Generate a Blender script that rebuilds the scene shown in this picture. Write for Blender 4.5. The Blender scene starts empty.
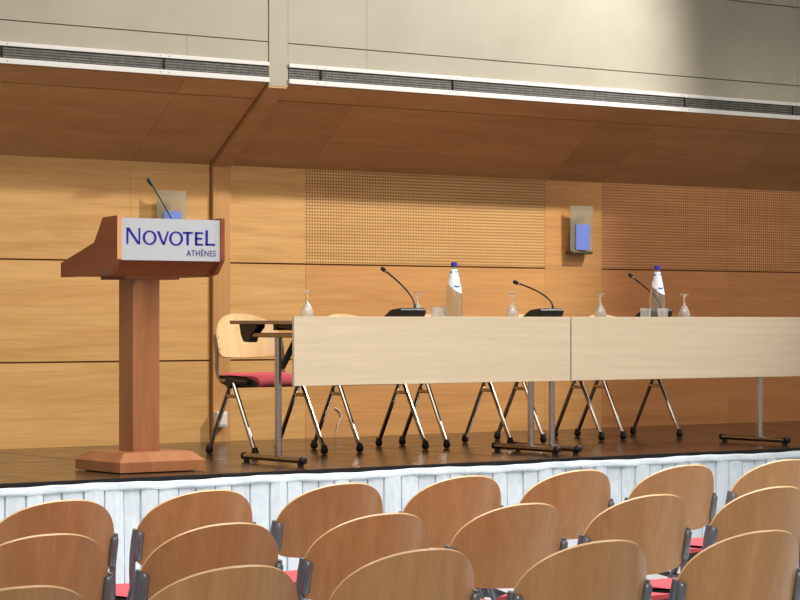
import bpy, bmesh, math, random
from mathutils import Vector, Matrix

# ------------------------------------------------------------------ camera, world, lights, exposure
SC = bpy.context.scene
COL = SC.collection
ST = 0.57                       # stage height
YAW = math.radians(36.5)

cam_d = bpy.data.cameras.new('camera')
cam_d.sensor_width = 36.0
cam_d.lens = 2378.0 / 800.0 * 36.0
cam_d.shift_y = 20.5 / 800.0
cam_d.clip_end = 200
cam = bpy.data.objects.new('camera', cam_d)
cam.location = (0, 0, ST + 0.735)
cam.rotation_euler = (math.radians(90), 0, -YAW)
COL.objects.link(cam)
SC.camera = cam

w = bpy.data.worlds.new('hall_ambient')
SC.world = w
w.use_nodes = True
w.node_tree.nodes['Background'].inputs[0].default_value = (1.0, 0.92, 0.82, 1)
w.node_tree.nodes['Background'].inputs[1].default_value = 0.34


def aim(o, target):
    d = Vector(target) - o.location
    o.rotation_euler = d.to_track_quat('-Z', 'Y').to_euler()


def spot(name, loc, target, power, angle, blend, radius, color=(1, 0.93, 0.83)):
    l = bpy.data.lights.new(name, 'SPOT')
    l.energy = power
    l.spot_size = math.radians(angle)
    l.spot_blend = blend
    l.shadow_soft_size = radius
    l.color = color
    o = bpy.data.objects.new(name, l)
    o.location = loc
    COL.objects.link(o)
    aim(o, target)
    return o


def area(name, loc, target, power, sx, sy, color=(1, 0.97, 0.93)):
    l = bpy.data.lights.new(name, 'AREA')
    l.shape = 'RECTANGLE'
    l.size = sx
    l.size_y = sy
    l.energy = power
    l.color = color
    o = bpy.data.objects.new(name, l)
    o.location = loc
    COL.objects.link(o)
    aim(o, target)
    return o


spot('stage_spot', (11.9, 8.8, 5.55), (7.5, 12.2, 1.0), 1490, 59, 0.6, 0.10, (1, 0.96, 0.89))
spot('stage_wash_spot', (7.2, 8.6, 5.5), (7.0, 12.2, 1.0), 190, 66, 0.9, 0.2)
spot('stage_right_spot', (11.5, 7.5, 5.0), (11.9, 12.2, 0.9), 270, 40, 0.7, 0.15)  # added fill that lifts the right part of the panelled wall
area('hall_ceiling_light', (6.0, 6.2, 5.2), (6.2, 6.8, 0), 330, 8.0, 4.0).data.spread = math.radians(112)
area('hall_rear_light', (1.0, -1.0, 4.8), (5.0, 6.0, 0.6), 170, 4.0, 3.0)

SC.view_settings.view_transform = 'Standard'
SC.view_settings.look = 'None'
SC.view_settings.gamma = 1.0
SC.view_settings.use_curve_mapping = False
SC.view_settings.exposure = 0.12

# ------------------------------------------------------------------ materials


def lin(c):
    return tuple(((v / 255) / 12.92 if v / 255 <= 0.04045 else ((v / 255 + 0.055) / 1.055) ** 2.4) for v in c)


def L4(c):
    return lin(c) + (1.0,)


def mat(name, color, rough=0.5, metal=0.0, spec=0.5, trans=0.0, ior=1.45, alpha=1.0, coat=0.0):
    m = bpy.data.materials.new(name)
    m.use_nodes = True
    b = m.node_tree.nodes['Principled BSDF']
    b.inputs['Base Color'].default_value = L4(color)
    b.inputs['Roughness'].default_value = rough
    b.inputs['Metallic'].default_value = metal
    b.inputs['Specular IOR Level'].default_value = spec
    b.inputs['Transmission Weight'].default_value = trans
    b.inputs['IOR'].default_value = ior
    b.inputs['Alpha'].default_value = alpha
    b.inputs['Coat Weight'].default_value = coat
    return m


def N(m, t, **kw):
    n = m.node_tree.nodes.new(t)
    for k, v in kw.items():
        setattr(n, k, v)
    return n


def noisy(m, color_a, color_b, scale, stretch=(1, 1, 1), detail=4, dist=0.0, bump=0.0, contrast=(0.35, 0.65), rand=0.0, tone=0.0):
    """colour varies between two tones of the same stuff"""
    nt = m.node_tree
    b = nt.nodes['Principled BSDF']
    tc = N(m, 'ShaderNodeTexCoord')
    mp = N(m, 'ShaderNodeMapping')
    mp.inputs['Scale'].default_value = stretch
    nt.links.new(tc.outputs['Object'], mp.inputs['Vector'])
    info = N(m, 'ShaderNodeObjectInfo')
    if rand:
        mul = N(m, 'ShaderNodeMath', operation='MULTIPLY')
        mul.inputs[1].default_value = rand
        nt.links.new(info.outputs['Random'], mul.inputs[0])
        cx = N(m, 'ShaderNodeCombineXYZ')
        for i in range(3):
            nt.links.new(mul.outputs[0], cx.inputs[i])
        nt.links.new(cx.outputs[0], mp.inputs['Location'])
    no = N(m, 'ShaderNodeTexNoise')
    no.inputs['Scale'].default_value = scale
    no.inputs['Detail'].default_value = detail
    no.inputs['Distortion'].default_value = dist
    nt.links.new(mp.outputs[0], no.inputs['Vector'])
    cr = N(m, 'ShaderNodeValToRGB')
    cr.color_ramp.elements[0].position = contrast[0]
    cr.color_ramp.elements[1].position = contrast[1]
    cr.color_ramp.elements[0].color = L4(color_a)
    cr.color_ramp.elements[1].color = L4(color_b)
    nt.links.new(no.outputs['Fac'], cr.inputs['Fac'])
    out = cr.outputs['Color']
    if tone:
        hs = N(m, 'ShaderNodeHueSaturation')
        mr = N(m, 'ShaderNodeMapRange')
        mr.inputs['To Min'].default_value = 1 - tone
        mr.inputs['To Max'].default_value = 1 + tone
        nt.links.new(info.outputs['Random'], mr.inputs['Value'])
        nt.links.new(mr.outputs[0], hs.inputs['Value'])
        nt.links.new(out, hs.inputs['Color'])
        out = hs.outputs['Color']
    nt.links.new(out, b.inputs['Base Color'])
    if bump:
        bp = N(m, 'ShaderNodeBump')
        bp.inputs['Strength'].default_value = bump
        bp.inputs['Distance'].default_value = 0.002
        nt.links.new(no.outputs['Fac'], bp.inputs['Height'])
        nt.links.new(bp.outputs[0], b.inputs['Normal'])
    return out


def wood(name, ca, cb, stretch, scale=1.0, rough=0.42, rand=9.0, tone=0.0, coat=0.0, dist=0.6, fine=None, spec=0.5, amp=0.7):
    m = mat(name, ca, rough, coat=coat, spec=spec)
    out = noisy(m, ca, cb, scale, stretch, detail=7, dist=dist, contrast=(0.3, 0.7), rand=rand, tone=tone)
    if fine:
        nt = m.node_tree
        tc = N(m, 'ShaderNodeTexCoord')
        mp = N(m, 'ShaderNodeMapping')
        mp.inputs['Scale'].default_value = fine
        nt.links.new(tc.outputs['Object'], mp.inputs['Vector'])
        no = N(m, 'ShaderNodeTexNoise')
        no.inputs['Scale'].default_value = 1.0
        no.inputs['Detail'].default_value = 3
        nt.links.new(mp.outputs[0], no.inputs['Vector'])
        mr = N(m, 'ShaderNodeMapRange')
        mr.inputs['From Min'].default_value = 0.3
        mr.inputs['From Max'].default_value = 0.7
        mr.inputs['To Min'].default_value = 1 - 0.13 * amp
        mr.inputs['To Max'].default_value = 1 + 0.08 * amp
        nt.links.new(no.outputs['Fac'], mr.inputs['Value'])
        hs = N(m, 'ShaderNodeHueSaturation')
        nt.links.new(mr.outputs[0], hs.inputs['Value'])
        nt.links.new(out, hs.inputs['Color'])
        nt.links.new(hs.outputs['Color'], nt.nodes['Principled BSDF'].inputs['Base Color'])
    return m


M = {}
M['wall_wood'] = wood('oak_veneer', (200, 150, 88), (220, 173, 109), (0.9, 5, 14), 1.0, 0.5, tone=0.05, fine=(4, 60, 90))
M['amber_wood'] = wood('amber_veneer', (196, 140, 82), (212, 156, 96), (0.9, 5, 14), 1.0, 0.5, tone=0.04, fine=(4, 60, 90))
M['red_wood'] = wood('reddish_veneer', (190, 124, 74), (206, 140, 86), (0.9, 5, 14), 1.0, 0.5, tone=0.04, fine=(4, 60, 90))
M['soffit_wood'] = wood('soffit_veneer', (176, 130, 84), (194, 146, 98), (0.8, 8, 8), 1.0, 0.5, tone=0.05, fine=(4, 80, 80))
M['pilaster_wood'] = wood('pilaster_veneer', (190, 138, 82), (204, 152, 94), (8, 8, 0.7), 1.0, 0.5, fine=(90, 60, 4))
M['lectern_wood'] = wood('cherry_veneer', (142, 88, 54), (164, 106, 67), (9, 9, 0.9), 1.0, 0.4, fine=(90, 90, 5))
M['lectern_head'] = wood('dark_cherry_veneer', (122, 62, 34), (140, 74, 42), (2, 2, 9), 1.0, 0.4, fine=(20, 20, 90))
M['lectern_edge'] = mat('lectern_light_edge', (214, 150, 100), 0.45)
M['back_wood'] = wood('beech_ply_back', (176, 127, 80), (192, 144, 96), (14, 14, 1.4), 1.0, 0.36, tone=0.08, dist=1.1, fine=(120, 120, 6))  # same veneer as the stage backs, dimmer light put into the colour
M['stage_back_wood'] = wood('pale_birch_ply', (216, 182, 128), (232, 202, 150), (12, 12, 1.6), 1.0, 0.3, dist=1.0)  # same veneer as the audience backs, paler to carry the frontal light
M['ply_edge'] = mat('pale_ply_edge', (206, 168, 118), 0.3)
M['panel_maple'] = wood('pale_maple_laminate', (198, 180, 153), (207, 189, 163), (0.8, 9, 26), 1.0, 0.45, fine=(5, 90, 110), amp=0.35)
M['table_edge'] = mat('table_brown_edge', (150, 116, 84), 0.45)
M['dark'] = mat('dark_void', (40, 26, 16), 0.9)
M['groove'] = mat('groove_backing', (112, 68, 38), 0.9)
M['cream'] = mat('cream_panel', (204, 196, 178), 0.55)
noisy(M['cream'], (166, 159, 143), (172, 165, 149), 3, (1, 1, 1), 3)
M['cream_groove'] = mat('cream_joint', (118, 108, 90), 0.8)
M['white_metal'] = mat('white_painted_metal', (226, 225, 222), 0.35)
M['chrome'] = mat('polished_steel', (158, 150, 140), 0.24, 1.0)
M['post_chrome'] = mat('bright_steel', (196, 190, 182), 0.16, 1.0)
M['frame_grey'] = mat('grey_enamel_tube', (120, 126, 134), 0.26, 0.55)
M['black'] = mat('black_plastic', (22, 22, 24), 0.4)
M['black_rubber'] = mat('black_rubber', (16, 16, 17), 0.55)
M['red'] = mat('red_wool', (186, 56, 68), 0.85, spec=0.2)
noisy(M['red'], (186, 72, 82), (206, 92, 102), 260, (1, 1, 1), 2, bump=0.3)
M['skirt'] = mat('white_skirt_cloth', (224, 232, 238), 0.85, spec=0.2)
noisy(M['skirt'], (200, 211, 221), (211, 220, 228), 40, (1, 1, 0.5), 3, bump=0.08)
M['sign'] = mat('silver_sign_board', (184, 186, 192), 0.45, 0.1)
M['sign_blue'] = mat('sign_blue', (26, 14, 146), 0.45)
M['sign_navy'] = mat('sign_navy', (58, 54, 112), 0.45)
M['hinge'] = mat('worn_steel', (120, 108, 92), 0.4, 0.8)
M['glass'] = mat('clear_glass', (250, 252, 252), 0.03, trans=0.82, ior=1.45, spec=1.0)
M['bottle_glass'] = mat('bottle_clear', (240, 244, 242), 0.03, trans=0.95, ior=1.3, spec=1.0)
M['frost'] = mat('frosted_glass', (220, 216, 198), 0.32, trans=0.75, ior=1.2)
M['blue_glass'] = mat('blue_glass_panel', (120, 142, 222), 0.3, spec=0.6)
M['cap_blue'] = mat('blue_cap', (50, 40, 150), 0.4)
M['socket'] = mat('white_socket', (226, 222, 214), 0.4)
M['cable'] = mat('white_cable', (224, 216, 200), 0.5)


def make_deck():
    m = mat('dark_glossy_deck', (52, 36, 26), 0.2, spec=0.6)
    noisy(m, (46, 32, 23), (60, 42, 30), 1.3, (0.6, 3, 3), 5)
    nt = m.node_tree
    tc = N(m, 'ShaderNodeTexCoord')
    no = N(m, 'ShaderNodeTexNoise')
    no.inputs['Scale'].default_value = 5
    nt.links.new(tc.outputs['Object'], no.inputs['Vector'])
    mr = N(m, 'ShaderNodeMapRange')
    mr.inputs['To Min'].default_value = 0.12
    mr.inputs['To Max'].default_value = 0.3
    nt.links.new(no.outputs['Fac'], mr.inputs['Value'])
    nt.links.new(mr.outputs[0], nt.nodes['Principled BSDF'].inputs['Roughness'])
    return m


M['deck'] = make_deck()


def dots(m, pitch_x, pitch_z, radius, x0, z0, hole):
    """round drilled holes on a grid in the panel's x-z plane"""
    nt = m.node_tree
    b = nt.nodes['Principled BSDF']
    src = b.inputs['Base Color'].links[0].from_socket
    tc = N(m, 'ShaderNodeTexCoord')
    sp = N(m, 'ShaderNodeSeparateXYZ')
    nt.links.new(tc.outputs['Object'], sp.inputs[0])
    terms = []
    for ax, p, o in (('X', pitch_x, x0), ('Z', pitch_z, z0)):
        a = N(m, 'ShaderNodeMath', operation='SUBTRACT')
        a.inputs[1].default_value = o
        nt.links.new(sp.outputs[ax], a.inputs[0])
        c = N(m, 'ShaderNodeMath', operation='PINGPONG')
        c.inputs[1].default_value = p / 2
        nt.links.new(a.outputs[0], c.inputs[0])
        d = N(m, 'ShaderNodeMath', operation='POWER')
        d.inputs[1].default_value = 2
        nt.links.new(c.outputs[0], d.inputs[0])
        terms.append(d)
    s = N(m, 'ShaderNodeMath', operation='ADD')
    nt.links.new(terms[0].outputs[0], s.inputs[0])
    nt.links.new(terms[1].outputs[0], s.inputs[1])
    lt = N(m, 'ShaderNodeMath', operation='LESS_THAN')
    lt.inputs[1].default_value = radius * radius
    nt.links.new(s.outputs[0], lt.inputs[0])
    mix = N(m, 'ShaderNodeMix', data_type='RGBA')
    nt.links.new(lt.outputs[0], mix.inputs[0])
    nt.links.new(src, mix.inputs[6])
    mix.inputs[7].default_value = L4(hole)
    nt.links.new(mix.outputs[2], b.inputs['Base Color'])


M['perf_wood'] = wood('drilled_veneer', (206, 156, 94), (222, 174, 112), (0.9, 5, 14), 1.0, 0.5, fine=(4, 60, 90))
dots(M['perf_wood'], 0.0203, 0.0196, 0.0050, 0.0, 2.22, (58, 28, 10))
M['perf_red_wood'] = wood('reddish_drilled_veneer', (192, 130, 80), (208, 146, 94), (0.9, 5, 14), 1.0, 0.5, fine=(4, 60, 90))
dots(M['perf_red_wood'], 0.0203, 0.0196, 0.0048, 0.0, 2.22, (64, 30, 14))
M['mesh'] = mat('dark_grille_mesh', (120, 118, 112), 0.6)
noisy(M['mesh'], (92, 91, 87), (118, 116, 110), 30)
dots(M['mesh'], 0.0105, 0.0150, 0.0046, 0.0, 0.0, (14, 14, 14))


def make_carpet():
    m = mat('light_grey_carpet', (186, 188, 188), 0.95, spec=0.1)
    nt = m.node_tree
    out = noisy(m, (172, 174, 175), (200, 202, 202), 60, (1, 1, 1), 4, bump=0.2)
    tc = N(m, 'ShaderNodeTexCoord')
    mp = N(m, 'ShaderNodeMapping')
    mp.inputs['Rotation'].default_value = (0, 0, math.radians(22))
    nt.links.new(tc.outputs['Object'], mp.inputs['Vector'])
    sp = N(m, 'ShaderNodeSeparateXYZ')
    nt.links.new(mp.outputs[0], sp.inputs[0])
    a = N(m, 'ShaderNodeMath', operation='PINGPONG')
    a.inputs[1].default_value = 0.55
    nt.links.new(sp.outputs['X'], a.inputs[0])
    lt = N(m, 'ShaderNodeMath', operation='LESS_THAN')
    lt.inputs[1].default_value = 0.05
    nt.links.new(a.outputs[0], lt.inputs[0])
    mix = N(m, 'ShaderNodeMix', data_type='RGBA')
    nt.links.new(lt.outputs[0], mix.inputs[0])
    nt.links.new(out, mix.inputs[6])
    mix.inputs[7].default_value = L4((40, 40, 44))
    nt.links.new(mix.outputs[2], nt.nodes['Principled BSDF'].inputs['Base Color'])
    return m


M['carpet'] = make_carpet()


def make_label():
    m = mat('printed_bottle_label', (232, 238, 244), 0.45)
    nt = m.node_tree
    tc = N(m, 'ShaderNodeTexCoord')
    mp = N(m, 'ShaderNodeMapping')
    mp.inputs['Scale'].default_value = (22, 22, 46)
    nt.links.new(tc.outputs['Object'], mp.inputs['Vector'])
    no = N(m, 'ShaderNodeTexNoise')
    no.inputs['Scale'].default_value = 1.0
    no.inputs['Detail'].default_value = 1
    nt.links.new(mp.outputs[0], no.inputs['Vector'])
    cr = N(m, 'ShaderNodeValToRGB')
    cr.color_ramp.interpolation = 'CONSTANT'
    cr.color_ramp.elements[0].color = L4((70, 100, 190))
    cr.color_ramp.elements[1].position = 0.36
    cr.color_ramp.elements[1].color = L4((238, 243, 248))
    e = cr.color_ramp.elements.new(0.60)
    e.color = L4((110, 190, 222))
    nt.links.new(no.outputs['Fac'], cr.inputs['Fac'])
    nt.links.new(cr.outputs['Color'], nt.nodes['Principled BSDF'].inputs['Base Color'])
    return m


M['label'] = make_label()

# ------------------------------------------------------------------ mesh helpers


def obj(name, bm, m, parent=None, smooth=False, bevel=0.0, loc=None, angle=35):
    me = bpy.data.meshes.new(name)
    bmesh.ops.recalc_face_normals(bm, faces=bm.faces[:])
    bm.to_mesh(me)
    bm.free()
    for mm in (m if isinstance(m, (list, tuple)) else [m]):
        me.materials.append(mm)
    if smooth:
        for p in me.polygons:
            p.use_smooth = True
        me.set_sharp_from_angle(angle=math.radians(angle))
    o = bpy.data.objects.new(name, me)
    COL.objects.link(o)
    if parent:
        o.parent = parent
    if loc:
        o.location = loc
    if bevel:
        md = o.modifiers.new('bevel', 'BEVEL')
        md.width = bevel
        md.segments = 2
        md.limit_method = 'ANGLE'
    return o


def box(bm, x0, x1, y0, y1, z0, z1, mi=0):
    vs = [bm.verts.new((x, y, z)) for x in (x0, x1) for y in (y0, y1) for z in (z0, z1)]
    for f in ((0, 1, 3, 2), (4, 6, 7, 5), (0, 4, 5, 1), (2, 3, 7, 6), (0, 2, 6, 4), (1, 5, 7, 3)):
        fc = bm.faces.new([vs[i] for i in f])
        fc.material_index = mi
    return vs


def B(*a):
    bm = bmesh.new()
    box(bm, *a)
    return bm


def prism(bm, pts, axis, a0, a1, mi=0):
    """extrude a polygon; axis 'x': pts are (y,z); 'y': (x,z); 'z': (x,y)"""
    def P(p, a):
        return {'x': (a, p[0], p[1]), 'y': (p[0], a, p[1]), 'z': (p[0], p[1], a)}[axis]
    v0 = [bm.verts.new(P(p, a0)) for p in pts]
    v1 = [bm.verts.new(P(p, a1)) for p in pts]
    n = len(pts)
    fs = [bm.faces.new(v0), bm.faces.new(v1[::-1])]
    for i in range(n):
        fs.append(bm.faces.new([v0[i], v0[(i + 1) % n], v1[(i + 1) % n], v1[i]]))
    for f in fs:
        f.material_index = mi
    return fs


def lathe(bm, prof, n=24, c=(0, 0, 0), mi=0, cap0=True, cap1=True):
    rings = []
    for r, z in prof:
        if r < 1e-6:
            rings.append([bm.verts.new((c[0], c[1], c[2] + z))])
        else:
            rings.append([bm.verts.new((c[0] + r * math.cos(2 * math.pi * k / n), c[1] + r * math.sin(2 * math.pi * k / n), c[2] + z)) for k in range(n)])
    for a, b in zip(rings, rings[1:]):
        for k in range(n):
            k2 = (k + 1) % n
            if len(a) == 1 and len(b) == 1:
                continue
            if len(a) == 1:
                f = bm.faces.new([a[0], b[k2], b[k]])
            elif len(b) == 1:
                f = bm.faces.new([a[k], a[k2], b[0]])
            else:
                f = bm.faces.new([a[k], a[k2], b[k2], b[k]])
            f.material_index = mi
    if cap0 and len(rings[0]) > 1:
        bm.faces.new(rings[0][::-1]).material_index = mi
    if cap1 and len(rings[-1]) > 1:
        bm.faces.new(rings[-1]).material_index = mi


def tube(bm, pts, r, n=10, flat=1.0, up=Vector((1, 0, 0)), mi=0):
    """sweep a (possibly flattened) round section along points; r is a number or one per point"""
    pts = [Vector(p) for p in pts]
    rr = r if isinstance(r, (list, tuple)) else [r] * len(pts)
    rings = []
    for i, p in enumerate(pts):
        d = (pts[min(i + 1, len(pts) - 1)] - pts[max(i - 1, 0)]).normalized()
        u = up - d * up.dot(d)
        if u.length < 1e-4:
            u = Vector((0, 1, 0)) - d * d.y
        u.normalize()
        v = d.cross(u)
        rings.append([bm.verts.new(p + rr[i] * (math.cos(2 * math.pi * k / n) * u * flat + math.sin(2 * math.pi * k / n) * v)) for k in range(n)])
    for a, b in zip(rings, rings[1:]):
        for k in range(n):
            bm.faces.new([a[k], a[(k + 1) % n], b[(k + 1) % n], b[k]]).material_index = mi
    bm.faces.new(rings[0][::-1]).material_index = mi
    bm.faces.new(rings[-1]).material_index = mi


def T(pts, r, n=10, flat=1.0, up=Vector((1, 0, 0))):
    bm = bmesh.new()
    tube(bm, pts, r, n, flat, up)
    return bm


def thing(name, label, cat, loc=(0, 0, 0), rz=0.0, group=None):
    o = bpy.data.objects.new(name, None)
    o.empty_display_size = 0.1
    COL.objects.link(o)
    o.location = loc
    o.rotation_euler = (0, 0, rz)
    return tag(o, label, cat, group)


def tag(o, label, cat, group=None):
    o['label'] = label
    o['category'] = cat
    if group:
        o['group'] = group
    return o


def structure(o):
    o['kind'] = 'structure'
    return o


def dup(root, loc, rz, label):
    r = root.copy()
    COL.objects.link(r)
    r.location = loc
    r.rotation_euler = (0, 0, rz)
    r['label'] = label
    for ch in list(root.children):
        c = ch.copy()
        COL.objects.link(c)
        c.parent = r
        for g in list(ch.children):
            d = g.copy()
            COL.objects.link(d)
            d.parent = c
    return r


# ------------------------------------------------------------------ the hall: floor, wall, soffit, upper wall
WV = 12.28      # face of the panelled wall
FV = 11.65      # face of the upper wall
FZ = 2.69       # foot of the upper wall
X0, X1 = 4.2, 14.6

structure(obj('floor', B(-6, 18, -6, 13, -0.06, 0.0), M['carpet']))

wall = structure(obj('wall_back', B(X0, X1, WV + 0.009, WV + 0.16, 0.0, 2.40), M['groove']))
GV = 0.0009
cols = [X0, 7.098, 7.655, None, 7.785, 8.352, 10.302, 10.808, 12.006, 13.2, X1]
rows = [(ST - 0.02, 1.058), (1.068, 1.652), (1.662, 2.262)]
segs = [(X0, 7.098), (7.098, 7.650), (7.787, 8.352), (8.352, 10.302), (10.302, 10.808), (10.808, 12.006), (12.006, 13.2), (13.2, X1)]
for i, (a, b) in enumerate(segs):
    if i == 4:
        obj('wood_panel', B(a + GV, b - GV, WV, WV + 0.0095, rows[0][0], rows[2][1]), M['amber_wood'], wall)
        continue
    for j, (z0, z1) in enumerate(rows):
        pf = j == 2 and i in (3, 5, 6)
        obj('perforated_panel' if pf else 'wood_panel', B(a + GV, b - GV, WV, WV + 0.0095, z0, z1), M[('perf_wood' if i == 3 else 'perf_red_wood') if pf else ('wall_wood' if i < 3 else 'amber_wood' if i < 5 else 'red_wood')], wall)
structure(obj('trim_1', B(7.662, 7.785, WV - 0.022, WV + 0.02, ST - 0.02, 2.262), M['pilaster_wood'], bevel=0.002))

# sloping soffit of veneered panels
sv = Vector((FV - WV, FZ - 2.25)).normalized()       # up the slope (v, z)
sn = Vector((-sv.y, sv.x))                           # pointing into the ceiling (up and back)
if sn.y < 0:
    sn = -sn
SL = math.hypot(FV - WV, FZ - 2.25)


def sl(t, h):
    return (WV + sv.x * t + sn.x * h, 2.25 + sv.y * t + sn.y * h)


bm = bmesh.new()
prism(bm, [sl(-0.02, 0.022), sl(SL, 0.022), sl(SL, 0.10), sl(-0.02, 0.10)], 'x', X0, X1)
ceil = structure(obj('ceiling', bm, M['groove']))
GR = SL - 0.140
for a, b in ((X0, 7.103), (7.103, 7.648), (7.789, 8.357), (8.357, 10.327), (10.327, 10.815), (10.815, 12.006), (12.006, X1)):
    for t0, t1 in ((0.0, GR - 0.004), (GR + 0.004, SL)):
        bm = bmesh.new()
        prism(bm, [sl(t0, 0), sl(t1, 0), sl(t1, 0.03), sl(t0, 0.03)], 'x', a + 0.0015, b - 0.0015)
        obj('soffit_panel', bm, M['soffit_wood'], ceil)
bm = bmesh.new()
prism(bm, [sl(0.0, -0.022), sl(SL - 0.005, -0.022), sl(SL - 0.005, 0.02), sl(0.0, 0.02)], 'x', 7.660, 7.785)
structure(obj('trim_2', bm, M['soffit_wood']))

# cream upper wall
up = structure(obj('wall_upper', B(X0, X1, FV + 0.02, FV + 0.2, FZ + 0.01, 4.3), M['cream_groove']))
for (a, b), seams in (((X0, 7.660), (5.2, 7.106)), ((7.80, X1), (8.372, 12.06, 13.6))):
    for z0, z1 in ((2.815, 2.934), (2.940, 3.478), (3.484, 4.3)):
        xs = [a] + [q for q in seams if z0 < 2.9 or q != 7.106] + [b]
        for p, q in zip(xs, xs[1:]):
            obj('cream_panel', B(p + 0.001, q - 0.001, FV, FV + 0.03, z0, z1), M['cream'], up)
structure(obj('trim_3', B(7.663, 7.797, FV - 0.005, FV + 0.1, FZ - 0.012, 4.3), M['cream'], bevel=0.003))


def vent(a, b, label, joints):
    v = thing('air_vent', label, 'air vent', (0, FV, 0), 0, 'linear air vents under the cream wall')
    bm = bmesh.new()
    box(bm, a, b, -0.016, 0.02, 2.795, 2.817)
    box(bm, a, b, -0.016, 0.02, 2.699, 2.728)
    obj('frame', bm, M['white_metal'], v, bevel=0.002)
    g = obj('grille', B(a, b, -0.006, 0.004, 2.728, 2.795), M['mesh'], v)
    for j in joints:
        obj('joint_strip', B(j - 0.003, j + 0.003, -0.0135, -0.004, 2.728, 2.795), M['dark'], v)
        for z in (2.7135, 2.806):
            for s in (-0.03, 0.03):
                bm = bmesh.new()
                lathe(bm, [(0.004, 0), (0.003, 0.002)], 8)
                bmesh.ops.rotate(bm, verts=bm.verts, matrix=Matrix.Rotation(math.radians(90), 3, 'X'))
                bmesh.ops.translate(bm, verts=bm.verts, vec=(j + s, -0.0155, z))
                obj('screw', bm, M['hinge'], v)
    return v


vent(X0, 7.660, 'long dark-meshed white air vent strip left of the cream column', (5.93, 6.95))
vent(7.80, X1, 'long dark-meshed white air vent strip right of the cream column', (8.03, 9.02, 10.98, 12.0))

# ------------------------------------------------------------------ stage
SE = 9.69
stage = thing('stage_platform', 'low stage platform with dark glossy deck in front of the wood-panelled wall', 'stage', (0, 0, 0))
obj('stage_frame', B(X0, X1, SE + 0.04, WV - 0.006, 0.0, ST - 0.022), M['dark'], stage)
us = [X0, 6.085, 8.09, 10.10, 12.1, X1]
vs_ = [SE - 0.006, 11.06, WV + 0.004]
for a, b in zip(us, us[1:]):
    for c, d in zip(vs_, vs_[1:]):
        obj('deck_panel', B(a + 0.0065, b - 0.0065, c + 0.0085, d - 0.0085, ST - 0.02, ST), M['deck'], stage, bevel=0.002)
    obj('edge_strip', B(a + 0.004, b - 0.004, SE - 0.012, SE + 0.001, ST - 0.028, ST), M['black'], stage)

obj('joint_strip', B(X0, X1, 11.052, 11.068, ST - 0.02, ST - 0.0003), M['dark'], stage)
for a in us[1:-1]:
    obj('joint_strip', B(a - 0.006, a + 0.006, SE + 0.01, 11.052, ST - 0.02, ST - 0.0003), M['dark'], stage)
    obj('joint_strip', B(a - 0.006, a + 0.006, 11.068, WV - 0.004, ST - 0.02, ST - 0.0003), M['dark'], stage)

# pleated white skirt
skirt = thing('stage_skirt', 'white pleated cloth skirt hanging along the front of the stage', 'stage skirt', (0, SE - 0.02, 0))
rng = random.Random(5)
bm = bmesh.new()
pr = []
u = X0
while u < X1:
    wd = 0.102 + rng.uniform(-0.012, 0.012)
    d = rng.uniform(-0.003, 0.003)
    pr += [(u + 0.003, -0.014 + d), (u + wd * 0.5, -0.019 + d), (u + wd - 0.007, -0.015 + d), (u + wd - 0.010, 0.002), (u + wd - 0.001, 0.003)]
    u += wd
zs = [0.012, 0.2, 0.4, ST - 0.050]
lv = []
for zi, z in enumerate(zs):
    row = []
    for k, (x, y) in enumerate(pr):
        fl = 1.35 - 0.5 * (z / 0.55)
        row.append(bm.verts.new((x + 0.006 * math.sin(k * 1.7 + zi) * (0.55 - z), y * fl + 0.004 * math.sin(k * 0.37 + zi), z)))
    lv.append(row)
for a, b in zip(lv, lv[1:]):
    for k in range(len(pr) - 1):
        bm.faces.new([a[k], a[k + 1], b[k + 1], b[k]])
obj('pleats', bm, M['skirt'], skirt)
bm = bmesh.new()
rows_ = []
nseg = 220
for z, y in ((ST - 0.056, -0.012), (ST - 0.054, -0.021), (ST - 0.044, -0.024), (ST - 0.036, -0.020), (ST - 0.026, -0.020), (ST - 0.018, -0.006)):
    rows_.append([bm.verts.new((X0 + (X1 - X0) * k / nseg, y + 0.0025 * math.sin(k * 0.9 + z * 40), z + 0.003 * math.sin(k * 0.31) + 0.0015 * math.sin(k * 1.3))) for k in range(nseg + 1)])
for a, b in zip(rows_, rows_[1:]):
    for k in range(nseg):
        bm.faces.new([a[k], a[k + 1], b[k + 1], b[k]])
obj('top_band', bm, M['skirt'], skirt, smooth=True, angle=60)

# ------------------------------------------------------------------ lectern
lec = thing('lectern', 'cherry wood lectern with slanted head and silver sign on the stage', 'lectern', (5.916, 10.14, ST))


def W(x, y, z):
    return (x - 5.916, y - 10.14, z - ST)


bm = bmesh.new()
a0, a1, b0, b1 = -0.238, 0.238, -0.22, 0.22
box(bm, a0, a1, b0, b1, 0.006, 0.054)
pts0 = [(a0, b0), (a1, b0), (a1, b1), (a0, b1)]
lo = [bm.verts.new((x, y, 0.054)) for x, y in pts0]
hi = [bm.verts.new((x * 0.80, y * 0.78, 0.097)) for x, y in pts0]
for i in range(4):
    bm.faces.new([lo[i], lo[(i + 1) % 4], hi[(i + 1) % 4], hi[i]])
bm.faces.new(hi)
obj('base', bm, M['lectern_wood'], lec)
bm = bmesh.new()
box(bm, -0.2, 0.2, -0.18, 0.18, 0.0, 0.0065)
obj('base_foot', bm, M['black'], lec)
obj('column', B(-0.076, 0.074, -0.063, 0.075, 0.096, 0.936), M['lectern_wood'], lec, bevel=0.002)
side = [(9.915, 1.808), (10.058, 1.802), (10.143, 1.683), (10.478, 1.590), (10.478, 1.519), (10.033, 1.521), (9.972, 1.534), (9.915, 1.598)]
sp = [(y - 10.14, z - ST) for y, z in side]
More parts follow.
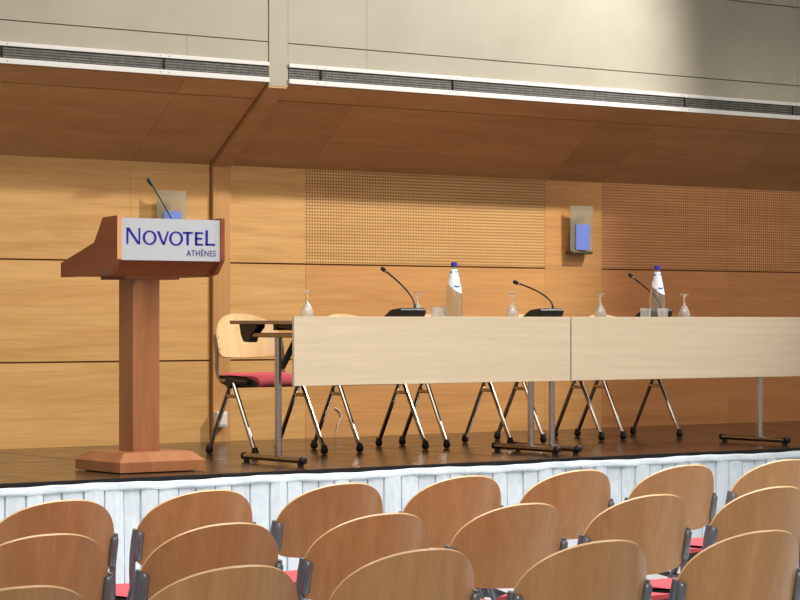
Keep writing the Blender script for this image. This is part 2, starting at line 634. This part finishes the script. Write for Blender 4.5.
for x0_ in (5.660, 6.241):
    bm = bmesh.new()
    fs = prism(bm, sp, 'x', x0_ - 5.916, x0_ + 0.024 - 5.916)
    for f in fs:
        c = f.calc_center_median()
        if x0_ < 6 and c.y < -0.2 and c.z > 1.03 or (abs(c.z - (1.805 - ST)) < 0.004):
            f.material_index = 1
    obj('side_panel', bm, [M['lectern_head'], M['lectern_edge']], lec, bevel=0.002)
hx0, hx1 = 5.684 - 5.916, 6.241 - 5.916
bm = bmesh.new()
prism(bm, [(9.940 - 10.14, 1.594 - ST), (10.03 - 10.14, 1.523 - ST), (10.05 - 10.14, 1.530 - ST), (9.960 - 10.14, 1.602 - ST)], 'x', hx0, hx1)
obj('front_panel', bm, M['lectern_head'], lec)
bm = bmesh.new()
prism(bm, [(10.03 - 10.14, 1.523 - ST), (10.47 - 10.14, 1.523 - ST), (10.47 - 10.14, 1.539 - ST), (10.03 - 10.14, 1.539 - ST)], 'x', hx0, hx1)
obj('bottom_panel', bm, M['lectern_head'], lec)
bm = bmesh.new()
prism(bm, [(10.10 - 10.14, 1.665 - ST), (10.47 - 10.14, 1.565 - ST), (10.47 - 10.14, 1.58 - ST), (10.10 - 10.14, 1.681 - ST)], 'x', hx0, hx1)
obj('reading_top', bm, M['lectern_head'], lec)
bm = bmesh.new()
prism(bm, [(9.945 - 10.14, 1.74 - ST), (10.07 - 10.14, 1.74 - ST), (10.07 - 10.14, 1.752 - ST), (9.945 - 10.14, 1.752 - ST)], 'x', hx0, hx1)
obj('ledge', bm, M['lectern_head'], lec)
obj('mount_plate', B(-0.14, 0.16, -0.105, 0.14, 0.935, 0.9535), M['lectern_head'], lec)
for (y, z) in ((-0.118, 0.965), (-0.066, 0.925)):
    bm = bmesh.new()
    box(bm, -0.262 if z > 0.95 else -0.082, -0.255 if z > 0.95 else -0.075, y - 0.018, y + 0.018, z - 0.014, z + 0.014)
    obj('hinge', bm, M['hinge'], lec, bevel=0.002)
# sign board and its lettering
SGX0, SGX1, SGZ0, SGZ1, SGY = 5.686 - 5.916, 6.240 - 5.916, 1.595 - ST, 1.797 - ST, 9.922 - 10.14
sign = obj('sign', B(SGX0, SGX1, SGY, SGY + 0.014, SGZ0, SGZ1), M['sign'], lec)


def S(px, py):
    """fraction of the sign (left to right, top to bottom)"""
    return (SGX0 + px * (SGX1 - SGX0), SGZ1 - py * (SGZ1 - SGZ0))


def stroke(bm, pts):
    prism(bm, [S(*p) for p in pts], 'y', SGY - 0.0012, SGY + 0.001)


def ring(bm, cx, cy, rx, ry, tx, ty, n=40):
    k = []
    for y in (SGY - 0.0012, SGY + 0.001):
        for ax, ay in ((rx, ry), (rx - tx, ry - ty)):
            k.append([bm.verts.new((lambda q: (q[0], y, q[1]))(S(cx + ax * math.cos(2 * math.pi * i / n), cy + ay * math.sin(2 * math.pi * i / n)))) for i in range(n)])
    for i in range(n):
        j = (i + 1) % n
        bm.faces.new([k[0][i], k[0][j], k[1][j], k[1][i]])
        bm.faces.new([k[2][i], k[3][i], k[3][j], k[2][j]])
        bm.faces.new([k[0][i], k[2][i], k[2][j], k[0][j]])
        bm.faces.new([k[1][i], k[1][j], k[3][j], k[3][i]])


bm = bmesh.new()
tN, bN, tS = 0.235, 0.622, 0.300
stroke(bm, [(0.050, tN), (0.071, tN), (0.069, bN), (0.051, bN)])
stroke(bm, [(0.050, tN), (0.080, tN), (0.187, bN), (0.160, bN)])
stroke(bm, [(0.170, tN), (0.187, tN), (0.187, bN), (0.171, bN)])
ring(bm, 0.281, 0.462, 0.070, 0.172, 0.024, 0.036)
stroke(bm, [(0.353, tS), (0.381, tS), (0.430, bN), (0.410, bN)])
stroke(bm, [(0.460, tS), (0.477, tS), (0.434, bN), (0.412, bN)])
ring(bm, 0.549, 0.466, 0.071, 0.172, 0.024, 0.036)
stroke(bm, [(0.617, tS), (0.720, tS), (0.720, tS + 0.046), (0.617, tS + 0.046)])
stroke(bm, [(0.654, tS), (0.680, tS), (0.679, bN), (0.655, bN)])
stroke(bm, [(0.742, tS), (0.767, tS), (0.767, bN), (0.742, bN)])
for y in (tS, 0.436, bN - 0.044):
    xe = 0.826 if y != 0.436 else 0.818
    stroke(bm, [(0.742, y), (xe, y), (xe, y + 0.044), (0.742, y + 0.044)])
stroke(bm, [(0.850, 0.250), (0.877, 0.250), (0.875, bN), (0.850, bN)])
stroke(bm, [(0.850, bN - 0.046), (0.950, bN - 0.052), (0.950, bN), (0.850, bN)])
obj('wordmark', bm, M['sign_blue'], sign)

cu = bpy.data.curves.new('place_name', 'FONT')
cu.body = 'ATH\u00c8NES'
cu.extrude = 0.02
cu.space_character = 1.12
cu.offset = 0.012
to = bpy.data.objects.new('place_name_text', cu)
COL.objects.link(to)
bpy.context.view_layer.update()
me = bpy.data.meshes.new_from_object(to.evaluated_get(bpy.context.evaluated_depsgraph_get()))
bpy.data.objects.remove(to)
xs = [v.co.x for v in me.vertices]
hcap = 0.0
h_all = max(v.co.y for v in me.vertices)
ymin = min(v.co.y for v in me.vertices)
p0, p1 = S(0.655, 0.885), S(0.957, 0.700)
for v in me.vertices:
    fx = (v.co.x - min(xs)) / (max(xs) - min(xs)) if False else None
mx0, mx1 = min(xs), max(xs)
for v in me.vertices:
    x = p0[0] + (v.co.x - mx0) / (mx1 - mx0) * (p1[0] - p0[0])
    z = p0[1] + (v.co.y - ymin) / (h_all - ymin) * (p1[1] - p0[1])
    y = SGY + 0.0005 - 0.0015 * (v.co.z / 0.02)
    v.co = (x, y, z)
me.materials.append(M['sign_navy'])
o = bpy.data.objects.new('place_name', me)
COL.objects.link(o)
o.parent = sign


def curve_pts(p0, p1, p2, n=10):
    p0, p1, p2 = Vector(p0), Vector(p1), Vector(p2)
    return [(1 - t) ** 2 * p0 + 2 * t * (1 - t) * p1 + t * t * p2 for t in [k / n for k in range(n + 1)]]


# slim microphone on the lectern
mic = thing('lectern_microphone', 'slim black gooseneck microphone rising behind the lectern sign', 'microphone', (6.035, 10.01, 1.752))
bm = bmesh.new()
lathe(bm, [(0.022, 0), (0.022, 0.008), (0.010, 0.016), (0.006, 0.03)], 16)
obj('mount', bm, M['black'], mic, smooth=True)
tip = Vector((-0.085, 0.09, 0.232))
nk = [Vector((0, 0, 0.02)), Vector((-0.012, 0.012, 0.06)), tip * 0.93 + Vector((0, 0, 0.004))]
obj('gooseneck', T(curve_pts(*nk, 10), 0.0038, 8), M['black'], mic, smooth=True)
dr = (tip - nk[1]).normalized()
bm = bmesh.new()
tube(bm, [tip * 0.93 - dr * 0.004, tip * 0.93 + dr * 0.008, tip * 0.93 + dr * 0.014, tip * 0.93 + dr * 0.036, tip * 0.93 + dr * 0.041], [0.006, 0.009, 0.0105, 0.0105, 0.006], 12)
obj('microphone_head', bm, M['black'], mic, smooth=True)

# ------------------------------------------------------------------ wall lamps and socket


def wall_lamp(x, label):
    s = thing('wall_lamp', label, 'wall lamp', (x, WV, 1.755), 0, 'frosted glass wall lamps')
    obj('back_plate', B(-0.05, 0.05, -0.018, 0.0, 0.02, 0.19), M['hinge'], s, bevel=0.003)
    bm = bmesh.new()
    n = 10
    pr_ = []
    for k in range(n + 1):
        t = -1 + 2 * k / n
        pr_.append((t * 0.1, -0.085 + 0.022 * t * t))
    pr2 = [(x_ * 0.98, y_ + 0.006) for x_, y_ in pr_][::-1]
    prism(bm, pr_ + pr2, 'z', 0.02, 0.325)
    obj('glass_shade', bm, M['frost'], s, smooth=True)
    bm = bmesh.new()
    pr_ = [(-0.06 + 0.12 * k / 6, -0.078 + 0.022 * ((-0.06 + 0.12 * k / 6) / 0.095) ** 2) for k in range(7)]
    prism(bm, [(x_ - 0.004, y_ - 0.0125) for x_, y_ in pr_] + [(x_ - 0.004, y_ - 0.0085) for x_, y_ in pr_][::-1], 'z', 0.028, 0.20)
    obj('blue_panel', bm, M['blue_glass'], s, smooth=True)
    bm = bmesh.new()
    box(bm, -0.088, 0.088, -0.080, -0.0, 0.0, 0.022)
    obj('bottom_bracket', bm, M['hinge'], s, bevel=0.006)
    for sx in (-1, 1):
        bm = bmesh.new()
        box(bm, sx * 0.05 - 0.004, sx * 0.05 + 0.004, -0.074, -0.0, 0.10, 0.125)
        obj('shade_clip', bm, M['hinge'], s)
    bm = bmesh.new()
    lathe(bm, [(0.012, 0.022), (0.014, 0.08), (0.013, 0.15), (0, 0.156)], 14, (0, -0.04, 0))
    obj('lamp_bulb', bm, M['white_metal'], s, smooth=True)
    return s


wall_lamp(7.345, 'frosted wall lamp with blue panel behind the lectern sign')
wall_lamp(10.57, 'frosted wall lamp with blue panel between the perforated wall panels')

so = thing('wall_socket', 'small white socket box low on the wall pilaster between lectern and first stage chair', 'socket', (7.700, WV - 0.022, 0.66))
obj('housing', B(-0.036, 0.036, -0.045, 0.0, 0.0, 0.092), M['socket'], so, bevel=0.004)
obj('cover_flap', B(-0.029, 0.029, -0.050, -0.044, 0.012, 0.08), M['socket'], so, bevel=0.002)

# ------------------------------------------------------------------ chairs
# chair local frame: faces -Y, floor at z = 0
BH0, BH1 = 0.535, 0.772            # back rest bottom and top
BY0, TILT = 0.260, 0.20            # back rest foot position, lean
SAG = 0.082
BW = 0.213


def back_pt(x, z, off=0.0):
    """point on the bent, leaning back rest"""
    y = BY0 + (z - BH0) * TILT - SAG * (x / BW) ** 2
    sl_ = 2 * SAG * x / BW ** 2
    nn = Vector((sl_, 1, -TILT)).normalized()
    return Vector((x, y, z)) + nn * off


def back_w(t):
    t0 = 0.34
    if t >= t0:
        q = (t - t0) / (1 - t0)
        return BW * (1 - q ** 2.45) ** (1 / 2.25) if q < 1 else 0.0
    q = (t0 - t) / t0
    wl = BW * (1 - 0.035 * q)
    if t < 0.13:
        e = (0.13 - t) / 0.13
        wl -= 0.032 * (1 - math.sqrt(max(0, 1 - e * e)))
    return wl


def make_back(edge_only=False):
    bm = bmesh.new()
    H = BH1 - BH0
    ts = [0, 0.01, 0.03, 0.06, 0.1, 0.15, 0.24, 0.34, 0.44, 0.54, 0.63, 0.71, 0.78, 0.84, 0.89, 0.93, 0.96, 0.98, 0.992, 0.9985]
    nc = 18
    TH = 0.011
    front, rear = [], []
    for t in ts:
        wd = back_w(t)
        fr, rr = [], []
        for c in range(nc + 1):
            s = -1 + 2 * c / nc
            x = s * wd
            z = BH0 + H * t + 0.014 * (1 - t) ** 3 * ((x / BW) ** 2 - 0.6)
            fr.append(bm.verts.new(back_pt(x, z, -TH / 2)))
            rr.append(bm.verts.new(back_pt(x, z, TH / 2)))
        front.append(fr)
        rear.append(rr)
    for g in (front, rear):
        for a, b in zip(g, g[1:]):
            for c in range(nc):
                bm.faces.new([a[c], a[c + 1], b[c + 1], b[c]]).material_index = 0
    def loop(g):
        return [r[0] for r in g] + g[-1][1:-1] + [r[-1] for r in g[::-1]] + g[0][1:-1][::-1]
    lf, lr = loop(front), loop(rear)
    n = len(lf)
    cen = back_pt(0, (BH0 + BH1) / 2)
    mid = []
    for p, q in zip(lf, lr):
        m_ = (p.co + q.co) / 2
        d = m_ - cen
        d.normalize()
        mid.append(bm.verts.new(m_ + d * 0.003))
    for i in range(n):
        j = (i + 1) % n
        bm.faces.new([lf[i], lf[j], mid[j], mid[i]]).material_index = 1
        bm.faces.new([mid[i], mid[j], lr[j], lr[i]]).material_index = 1
    return bm


def make_chair(name, label, wood_m, frame_m, group):
    t = thing(name, label, 'chair', (0, 0, 0), 0, group)
    br = obj('backrest', make_back(), [wood_m, M['ply_edge']], t, smooth=True, angle=50)
    # upholstered seat with a rolled front edge
    bm = bmesh.new()
    prof = [(0.185, 0.452), (0.10, 0.449), (0.0, 0.446), (-0.10, 0.447), (-0.17, 0.447), (-0.212, 0.440), (-0.236, 0.423), (-0.244, 0.400), (-0.236, 0.388)]
    inner = [(-0.222, 0.390), (-0.205, 0.402), (-0.12, 0.424), (0.0, 0.430), (0.185, 0.436)]
    ring_ = prof + inner
    secs = []
    for k in range(15):
        s = -1 + 2 * k / 14
        x = 0.215 * s
        e = 0.012 * abs(s) ** 6
        sec = []
        for i, (y, z) in enumerate(ring_):
            yy = y * (1 - 0.05 * abs(s) ** 4) if y < -0.1 else y
            sec.append(bm.verts.new((x, yy, z - (e if i < len(prof) else -0.3 * e) - 0.006 * (1 - s * s))))
        secs.append(sec)
    for a, b in zip(secs, secs[1:]):
        for i in range(len(ring_)):
            j = (i + 1) % len(ring_)
            bm.faces.new([a[i], a[j], b[j], b[i]])
    bm.faces.new(secs[0])
    bm.faces.new(secs[-1][::-1])
    obj('seat', bm, M['red'], t, smooth=True, angle=55)
    bm = bmesh.new()
    prism(bm, [(0.175, 0.432), (0.0, 0.427), (-0.12, 0.420), (-0.200, 0.400), (-0.216, 0.388), (-0.16, 0.378), (0.12, 0.380), (0.17, 0.392)], 'x', -0.210, 0.210)
    obj('seat_pan', bm, M['black'], t)
    for s in (-1, 1):
        # side tube: from the seat bar up beside the back rest
        pts = [(s * 0.2195, 0.085, 0.402), (s * 0.2195, 0.145, 0.406), (s * 0.2195, 0.168, 0.420)]
        for z in (0.47, 0.52, 0.57, 0.62, 0.655):
            y = BY0 - SAG + 0.004 + (z - BH0) * TILT + (0.02 if z < 0.5 else 0.008 if z < 0.53 else 0.0)
            pts.append((s * 0.2195, y, z))
        o = obj('back_tube', T(pts, [0.0125] * (len(pts) - 1) + [0.010], 10, 0.75), frame_m, t, smooth=True)
        # clamp plate behind the rim of the back rest
        xx = s * (BW - 0.011)
        cp = [back_pt(xx, z, 0.012) for z in (BH0 + 0.022, BH0 + 0.028, BH0 + 0.108, BH0 + 0.114)]
        obj('clamp_plate', T(cp, [0.009, 0.0135, 0.0135, 0.009], 10, 1.0), frame_m, t, smooth=True)
        for z in (BH0 + 0.04, BH0 + 0.105):
            p = back_pt(xx, z, -0.0055)
            n_ = back_pt(xx, z, -0.0085)
            obj('screw', T([p, n_], 0.0045, 8), M['hinge'], br, smooth=True)
        # hinge bar under the seat side
        bm = bmesh.new()
        tube(bm, [(s * 0.219, 0.085, 0.402), (s * 0.219, -0.12, 0.396)], 0.015, 10)
        obj('side_bar', bm, M['black'], t, smooth=True)
        # folding A-shaped legs with ball feet
        for f_ in (-1, 1):
            top = (s * 0.226, 0.022 + f_ * 0.012, 0.392)
            bot = (s * 0.229, 0.022 + f_ * 0.222, 0.034)
            lg = obj('leg', T([top, bot], 0.0125, 10), frame_m, t, smooth=True)
            bm = bmesh.new()
            pr_ = [(0.0, 0.0), (0.013, 0.002), (0.020, 0.012), (0.022, 0.022), (0.019, 0.034), (0.0145, 0.045), (0.0145, 0.052)]
            lathe(bm, pr_, 14, (bot[0], bot[1] + f_ * 0.003, 0.0))
            obj('foot', bm, M['black_rubber'], lg, smooth=True, angle=60)
        bm = bmesh.new()
        box(bm, s * 0.226 - 0.011, s * 0.226 + 0.011, -0.026, 0.070, 0.312, 0.332)
        obj('leg_bracket', bm, frame_m, t, bevel=0.004)
    bm = bmesh.new()
    tube(bm, [(-0.243, 0.040, 0.392), (0.243, 0.040, 0.392)], 0.026, 14, up=Vector((0, 1, 0)))
    obj('hinge_bar', bm, M['black'], t, smooth=True)
    return t


GS = 'chairs behind the stage tables'
chair = make_chair('stage_chair', 'pale-backed chair with visible red seat behind the left table end', M['stage_back_wood'], M['chrome'], GS)
chair.location = (7.205, 10.95, ST)
chair.rotation_euler = (0, 0, math.radians(1))
for (x, y, r, lb) in (
        (7.925, 10.98, 0, 'pale-backed stage chair second from the lectern, its top showing above the table'),
        (8.58, 11.02, -2, 'stage chair whose legs show under the middle of the left table'),
        (9.43, 11.18, -1, 'stage chair whose legs show beside the paired table posts'),
        (10.08, 11.18, -2, 'stage chair farthest from the lectern, behind the right table')):
    dup(chair, (x, y, ST), math.radians(r), lb)

GA = 'audience chairs facing the stage'
aud = make_chair('audience_chair', 'wooden-backed audience chair at the far left of the row nearest the stage, below the lectern', M['back_wood'], M['frame_grey'], GA)
R180 = math.pi
rows_spec = [
    (6.775, [(3.397, -0.223, 'wooden-backed audience chair leftmost in the row nearest the stage'),
            (3.961, -0.127, 'wooden-backed audience chair just below the lectern base, row nearest the stage'),
            (4.485, -0.120, 'wooden-backed audience chair third from left in the row nearest the stage'),
            (5.034, -0.071, 'wooden-backed audience chair fourth from left in the row nearest the stage'),
            (5.555, -0.059, 'wooden-backed audience chair below the paired table posts, row nearest the stage'),
            (6.067, -0.065, 'wooden-backed audience chair second from right in the row nearest the stage'),
            (6.607, -0.045, 'wooden-backed audience chair rightmost in the row nearest the stage')]),
    (5.695, [(2.825, -0.116, 'wooden-backed audience chair leftmost in the middle row'),
            (3.355, -0.109, 'wooden-backed audience chair second from left in the middle row'),
            (3.875, -0.101, 'wooden-backed audience chair third from left in the middle row'),
            (4.412, -0.055, 'wooden-backed audience chair third from right in the middle row'),
            (4.954, -0.018, 'wooden-backed audience chair second from right in the middle row'),
            (5.507, 0.006, 'wooden-backed audience chair rightmost in the middle row')]),
    (4.675, [(2.225, -0.100, 'wooden-backed audience chair cut off at the bottom left, row nearest the camera'),
            (2.790, -0.022, 'wooden-backed audience chair second from left in the row nearest the camera'),
            (3.343, 0.039, 'wooden-backed audience chair in the middle of the row nearest the camera'),
            (3.824, -0.046, 'wooden-backed audience chair second from right in the row nearest the camera'),
            (4.327, -0.081, 'wooden-backed audience chair rightmost in the row nearest the camera')]),
]
first = True
for yy, lst in rows_spec:
    for x, dy, lb in lst:
        if first:
            aud.location = (x, yy + dy, 0)
            aud.rotation_euler = (0, 0, R180)
            aud['label'] = lb
            first = False
        else:
            dup(aud, (x, yy + dy, 0), R180, lb)

# ------------------------------------------------------------------ tables
TT = 0.735


def make_table(x0, x1, legs, label):
    t = thing('folding_table', label, 'table', ((x0 + x1) / 2, 10.23, ST), 0, 'folding tables on the stage')
    c = (x0 + x1) / 2
    a, b = x0 - c, x1 - c
    tp = obj('tabletop', B(a, b, -0.288, 0.295, TT - 0.019, TT), M['table_edge'], t, bevel=0.002)
    obj('modesty_panel', B(a, b, -0.308, -0.290, 0.405, 0.755), M['panel_maple'], t, bevel=0.0015)
    for k, lx in enumerate(legs):
        x = lx - c
        sgn = 1 if k == 0 else -1
        obj('post', T([(x, -0.10, 0.03), (x, -0.10, 0.655)], 0.0185, 14), M['post_chrome'], t, smooth=True)
        fb = obj('foot_bar', T([(x, -0.325, 0.030), (x, 0.215, 0.030)], 0.0165, 12, 1.1), M['chrome'], t, smooth=True)
        for y in (-0.325, 0.215):
            e = -1 if y < 0 else 1
            bm = bmesh.new()
            tube(bm, [(x, y - e * 0.012, 0.03), (x, y + e * 0.012, 0.03), (x, y + e * 0.018, 0.03)], [0.0188, 0.0188, 0.013], 12)
            obj('end_cap', bm, M['black_rubber'], fb, smooth=True)
            bm = bmesh.new()
            lathe(bm, [(0.016, 0.0), (0.016, 0.016)], 12, (x, y - e * 0.02, 0))
            obj('glide', bm, M['black_rubber'], fb)
        bm = bmesh.new()
        box(bm, x - 0.02, x + 0.02, -0.27, 0.12, 0.648, 0.672)
        obj('support_beam', bm, M['chrome'], t, bevel=0.004)
        bm = bmesh.new()
        prism(bm, [(0.23, 0.716), (0.215, 0.66), (0.19, 0.625), (0.135, 0.622), (0.115, 0.66), (0.06, 0.700), (0.06, 0.716)], 'x', x - 0.026, x + 0.026)
        obj('tilt_bracket', bm, M['black'], t, bevel=0.003)
        bm = bmesh.new()
        prism(bm, [(-0.25, 0.716), (-0.25, 0.69), (-0.13, 0.70), (-0.13, 0.716)], 'x', x - 0.022, x + 0.022)
        obj('top_block', bm, M['black'], t)
        bm = bmesh.new()
        tube(bm, [(x + sgn * 0.02, -0.10, 0.49), (x + sgn * 0.115, -0.15, 0.70)], 0.017, 8)
        obj('strut', bm, M['black'], t, smooth=True)
        obj('cross_beam', B(min(x, 0), max(x, 0), -0.085, -0.055, 0.685, 0.716), M['black'], t)
    return t


make_table(6.680, 8.503, (6.722, 8.395), 'pale maple fronted folding table on stage nearer the lectern')
make_table(8.513, 10.296, (8.545, 10.165), 'pale maple fronted folding table on the right side of the stage')

# ------------------------------------------------------------------ on the tables
TZ = ST + TT


def mic_unit(x, y, lean, label, tipv, mid):
    m = thing('conference_microphone', label, 'microphone', (x, y, TZ), 0, 'conference microphones on the tables')
    bm = bmesh.new()
    pr_ = [(0.115, 0.002), (0.110, 0.014), (0.03, 0.050), (-0.075, 0.058), (-0.085, 0.050), (-0.080, 0.03), (-0.055, 0.002)]
    pr_ = [(y * 0.85, z * 1.12) for y, z in pr_]
    prism(bm, pr_, 'x', -0.085, 0.085)
    bs = obj('base', bm, M['black'], m, bevel=0.005)
    bm = bmesh.new()
    prism(bm, [(0.017, 0.0595), (-0.062, 0.0670), (-0.062, 0.0635), (0.017, 0.056)], 'x', -0.077, 0.077)
    obj('key_panel', bm, M['frame_grey'], bs)
    p0 = Vector((0.035, -0.035, 0.060))
    bm = bmesh.new()
    tube(bm, [p0, p0 + Vector((0, 0, 0.022))], [0.008, 0.006], 10)
    obj('neck_socket', bm, M['black'], m, smooth=True)
    tip_ = Vector(tipv)
    pts = curve_pts(p0 + Vector((0, 0, 0.015)), Vector(mid), tip_, 14)
    obj('gooseneck', T(pts, 0.0048, 8), M['black'], m, smooth=True)
    d = (pts[-1] - pts[-2]).normalized()
    bm = bmesh.new()
    tube(bm, [tip_ - d * 0.006, tip_, tip_ + d * 0.008], [0.0065, 0.0075, 0.0075], 12)
    obj('head_collar', bm, M['chrome'], m, smooth=True)
    bm = bmesh.new()
    tube(bm, [tip_ + d * 0.008, tip_ + d * 0.012, tip_ + d * 0.034, tip_ + d * 0.040], [0.008, 0.0115, 0.0115, 0.007], 12)
    obj('microphone_head', bm, M['black'], m, smooth=True)
    return m


mic_unit(7.555, 10.16, 0, 'black gooseneck table microphone on the table nearer the lectern, left of a bottle', (-0.01, 0.16, 0.262), (0.042, -0.02, 0.145))
mic_unit(8.455, 10.09, 0, 'black gooseneck table microphone at the joint between the two tables', (-0.035, 0.17, 0.205), (0.042, -0.02, 0.140))
mic_unit(9.44, 10.27, 0, 'black gooseneck table microphone behind the bottle on the right table', (-0.005, 0.17, 0.252), (0.042, -0.02, 0.125))


def bottle(x, y, label):
    b = thing('water_bottle', label, 'bottle', (x, y, TZ), 0, 'water bottles on the tables')
    bm = bmesh.new()
    outp = [(0.0, 0.004), (0.036, 0.0), (0.043, 0.006), (0.0445, 0.02), (0.0445, 0.125), (0.0435, 0.140), (0.036, 0.185), (0.027, 0.23), (0.019, 0.268), (0.0155, 0.285), (0.0155, 0.300)]
    lathe(bm, outp + [(0.0125, 0.300), (0.0125, 0.285), (0.024, 0.23), (0.033, 0.185), (0.0405, 0.140), (0.0415, 0.125), (0.0415, 0.02), (0.0, 0.012)], 32, cap0=False, cap1=False)
    obj('glass_body', bm, M['bottle_glass'], b, smooth=True)
    bm = bmesh.new()
    n = 40
    lo_, hi_ = [], []
    prof = [(0.0455, 0.125), (0.0443, 0.140), (0.0368, 0.185), (0.0278, 0.23), (0.0198, 0.268), (0.0166, 0.280)]
    def rad(z):
        for (r0, z0), (r1, z1) in zip(prof, prof[1:]):
            if z0 <= z <= z1:
                return r0 + (r1 - r0) * (z - z0) / (z1 - z0)
        return prof[-1][0]
    grid = []
    for k in range(n):
        a = 2 * math.pi * k / n
        zl = 0.178 - 0.030 * math.cos(a + math.radians(62))
        grid.append([(a, zl + (0.279 - zl) * q / 8) for q in range(9)])
    vv = [[bm.verts.new((rad(z) * math.cos(a), rad(z) * math.sin(a), z)) for a, z in g] for g in grid]
    for k in range(n):
        a, c = vv[k], vv[(k + 1) % n]
        for q in range(8):
            bm.faces.new([a[q], c[q], c[q + 1], a[q + 1]])
    obj('paper_label', bm, M['label'], b, smooth=True)
    bm = bmesh.new()
    lathe(bm, [(0.0175, 0.292), (0.0178, 0.312), (0.0160, 0.316), (0.0, 0.317)], 20)
    obj('cap', bm, M['cap_blue'], b, smooth=True)
    return b


bottle(7.905, 10.19, 'clear water bottle with blue cap on the table nearer the lectern')
bottle(9.34, 10.13, 'clear water bottle with blue cap on the right table')


def goblet(label):
    g = thing('wine_glass', label, 'glass', (0, 0, TZ), 0, 'upturned wine glasses on the tables')
    bm = bmesh.new()
    # standing upside down on its rim
    outp = [(0.031, 0.0), (0.0335, 0.02), (0.034, 0.036), (0.030, 0.054), (0.020, 0.074), (0.010, 0.088), (0.0052, 0.098)]
    inn = [(0.0, 0.084), (0.008, 0.082), (0.018, 0.070), (0.028, 0.052), (0.0322, 0.036), (0.0320, 0.02), (0.0297, 0.0)]
    lathe(bm, inn + outp, 24, cap0=False, cap1=False)
    bw = obj('bowl', bm, M['glass'], g, smooth=True)
    bm = bmesh.new()
    lathe(bm, [(0.0052, 0.098), (0.0042, 0.110), (0.0045, 0.130), (0.009, 0.142)], 16, cap0=False, cap1=False)
    obj('stem', bm, M['glass'], g, smooth=True)
    bm = bmesh.new()
    lathe(bm, [(0.009, 0.142), (0.016, 0.148), (0.028, 0.1535), (0.0285, 0.1555), (0.0, 0.1575)], 24, cap0=False, cap1=False)
    obj('glass_foot', bm, M['glass'], g, smooth=True)
    return g


g0 = goblet('upturned wine glass alone at the lectern end of the left table')
g0.location = (6.95, 10.20, TZ)
for x, y, lb in ((7.70, 10.245, 'upturned wine glass behind the left table microphone'),
                 (8.318, 10.20, 'upturned wine glass left of the microphone at the table joint'),
                 (8.965, 10.20, 'upturned wine glass at the left end of the right table'),
                 (9.618, 10.20, 'upturned wine glass right of the bottle on the right table')):
    dup(g0, (x, y, TZ), 0, lb)


def tumbler(label):
    g = thing('tumbler', label, 'glass', (0, 0, TZ), 0, 'cut glass tumblers by the bottles')
    bm = bmesh.new()
    n = 12
    rr = lambda k: 1.0 if k % 2 else 0.93
    outp = [(0.0, 0.0), (0.024, 0.0), (0.027, 0.004), (0.0335, 0.07)]
    inn = [(0.0315, 0.07), (0.0255, 0.012), (0.0, 0.010)]
    lathe(bm, outp + inn, 12, cap0=False, cap1=False)
    obj('glass_wall', bm, M['glass'], g)
    return g


t0_ = tumbler('cut glass tumbler left of the bottle on the left table, nearer the microphone')
t0_.location = (7.80, 10.21, TZ)
for x, y, lb in ((7.875, 10.27, 'cut glass tumbler touching the bottle on the left table'),
                 (9.23, 10.11, 'cut glass tumbler left of the bottle on the right table'),
                 (9.29, 10.03, 'cut glass tumbler in front of the bottle on the right table')):
    dup(t0_, (x, y, TZ), 0, lb)

cb = tag(obj('wall_cable', T([(8.585, WV - 0.004, 0.60), (8.60, WV - 0.006, 0.66), (8.625, WV - 0.006, 0.70), (8.61, WV - 0.005, 0.735), (8.575, WV - 0.004, 0.755)], 0.004, 6), M['cable'], None, smooth=True),
         'thin white cable end low on the wall behind the second stage chair', 'cable')
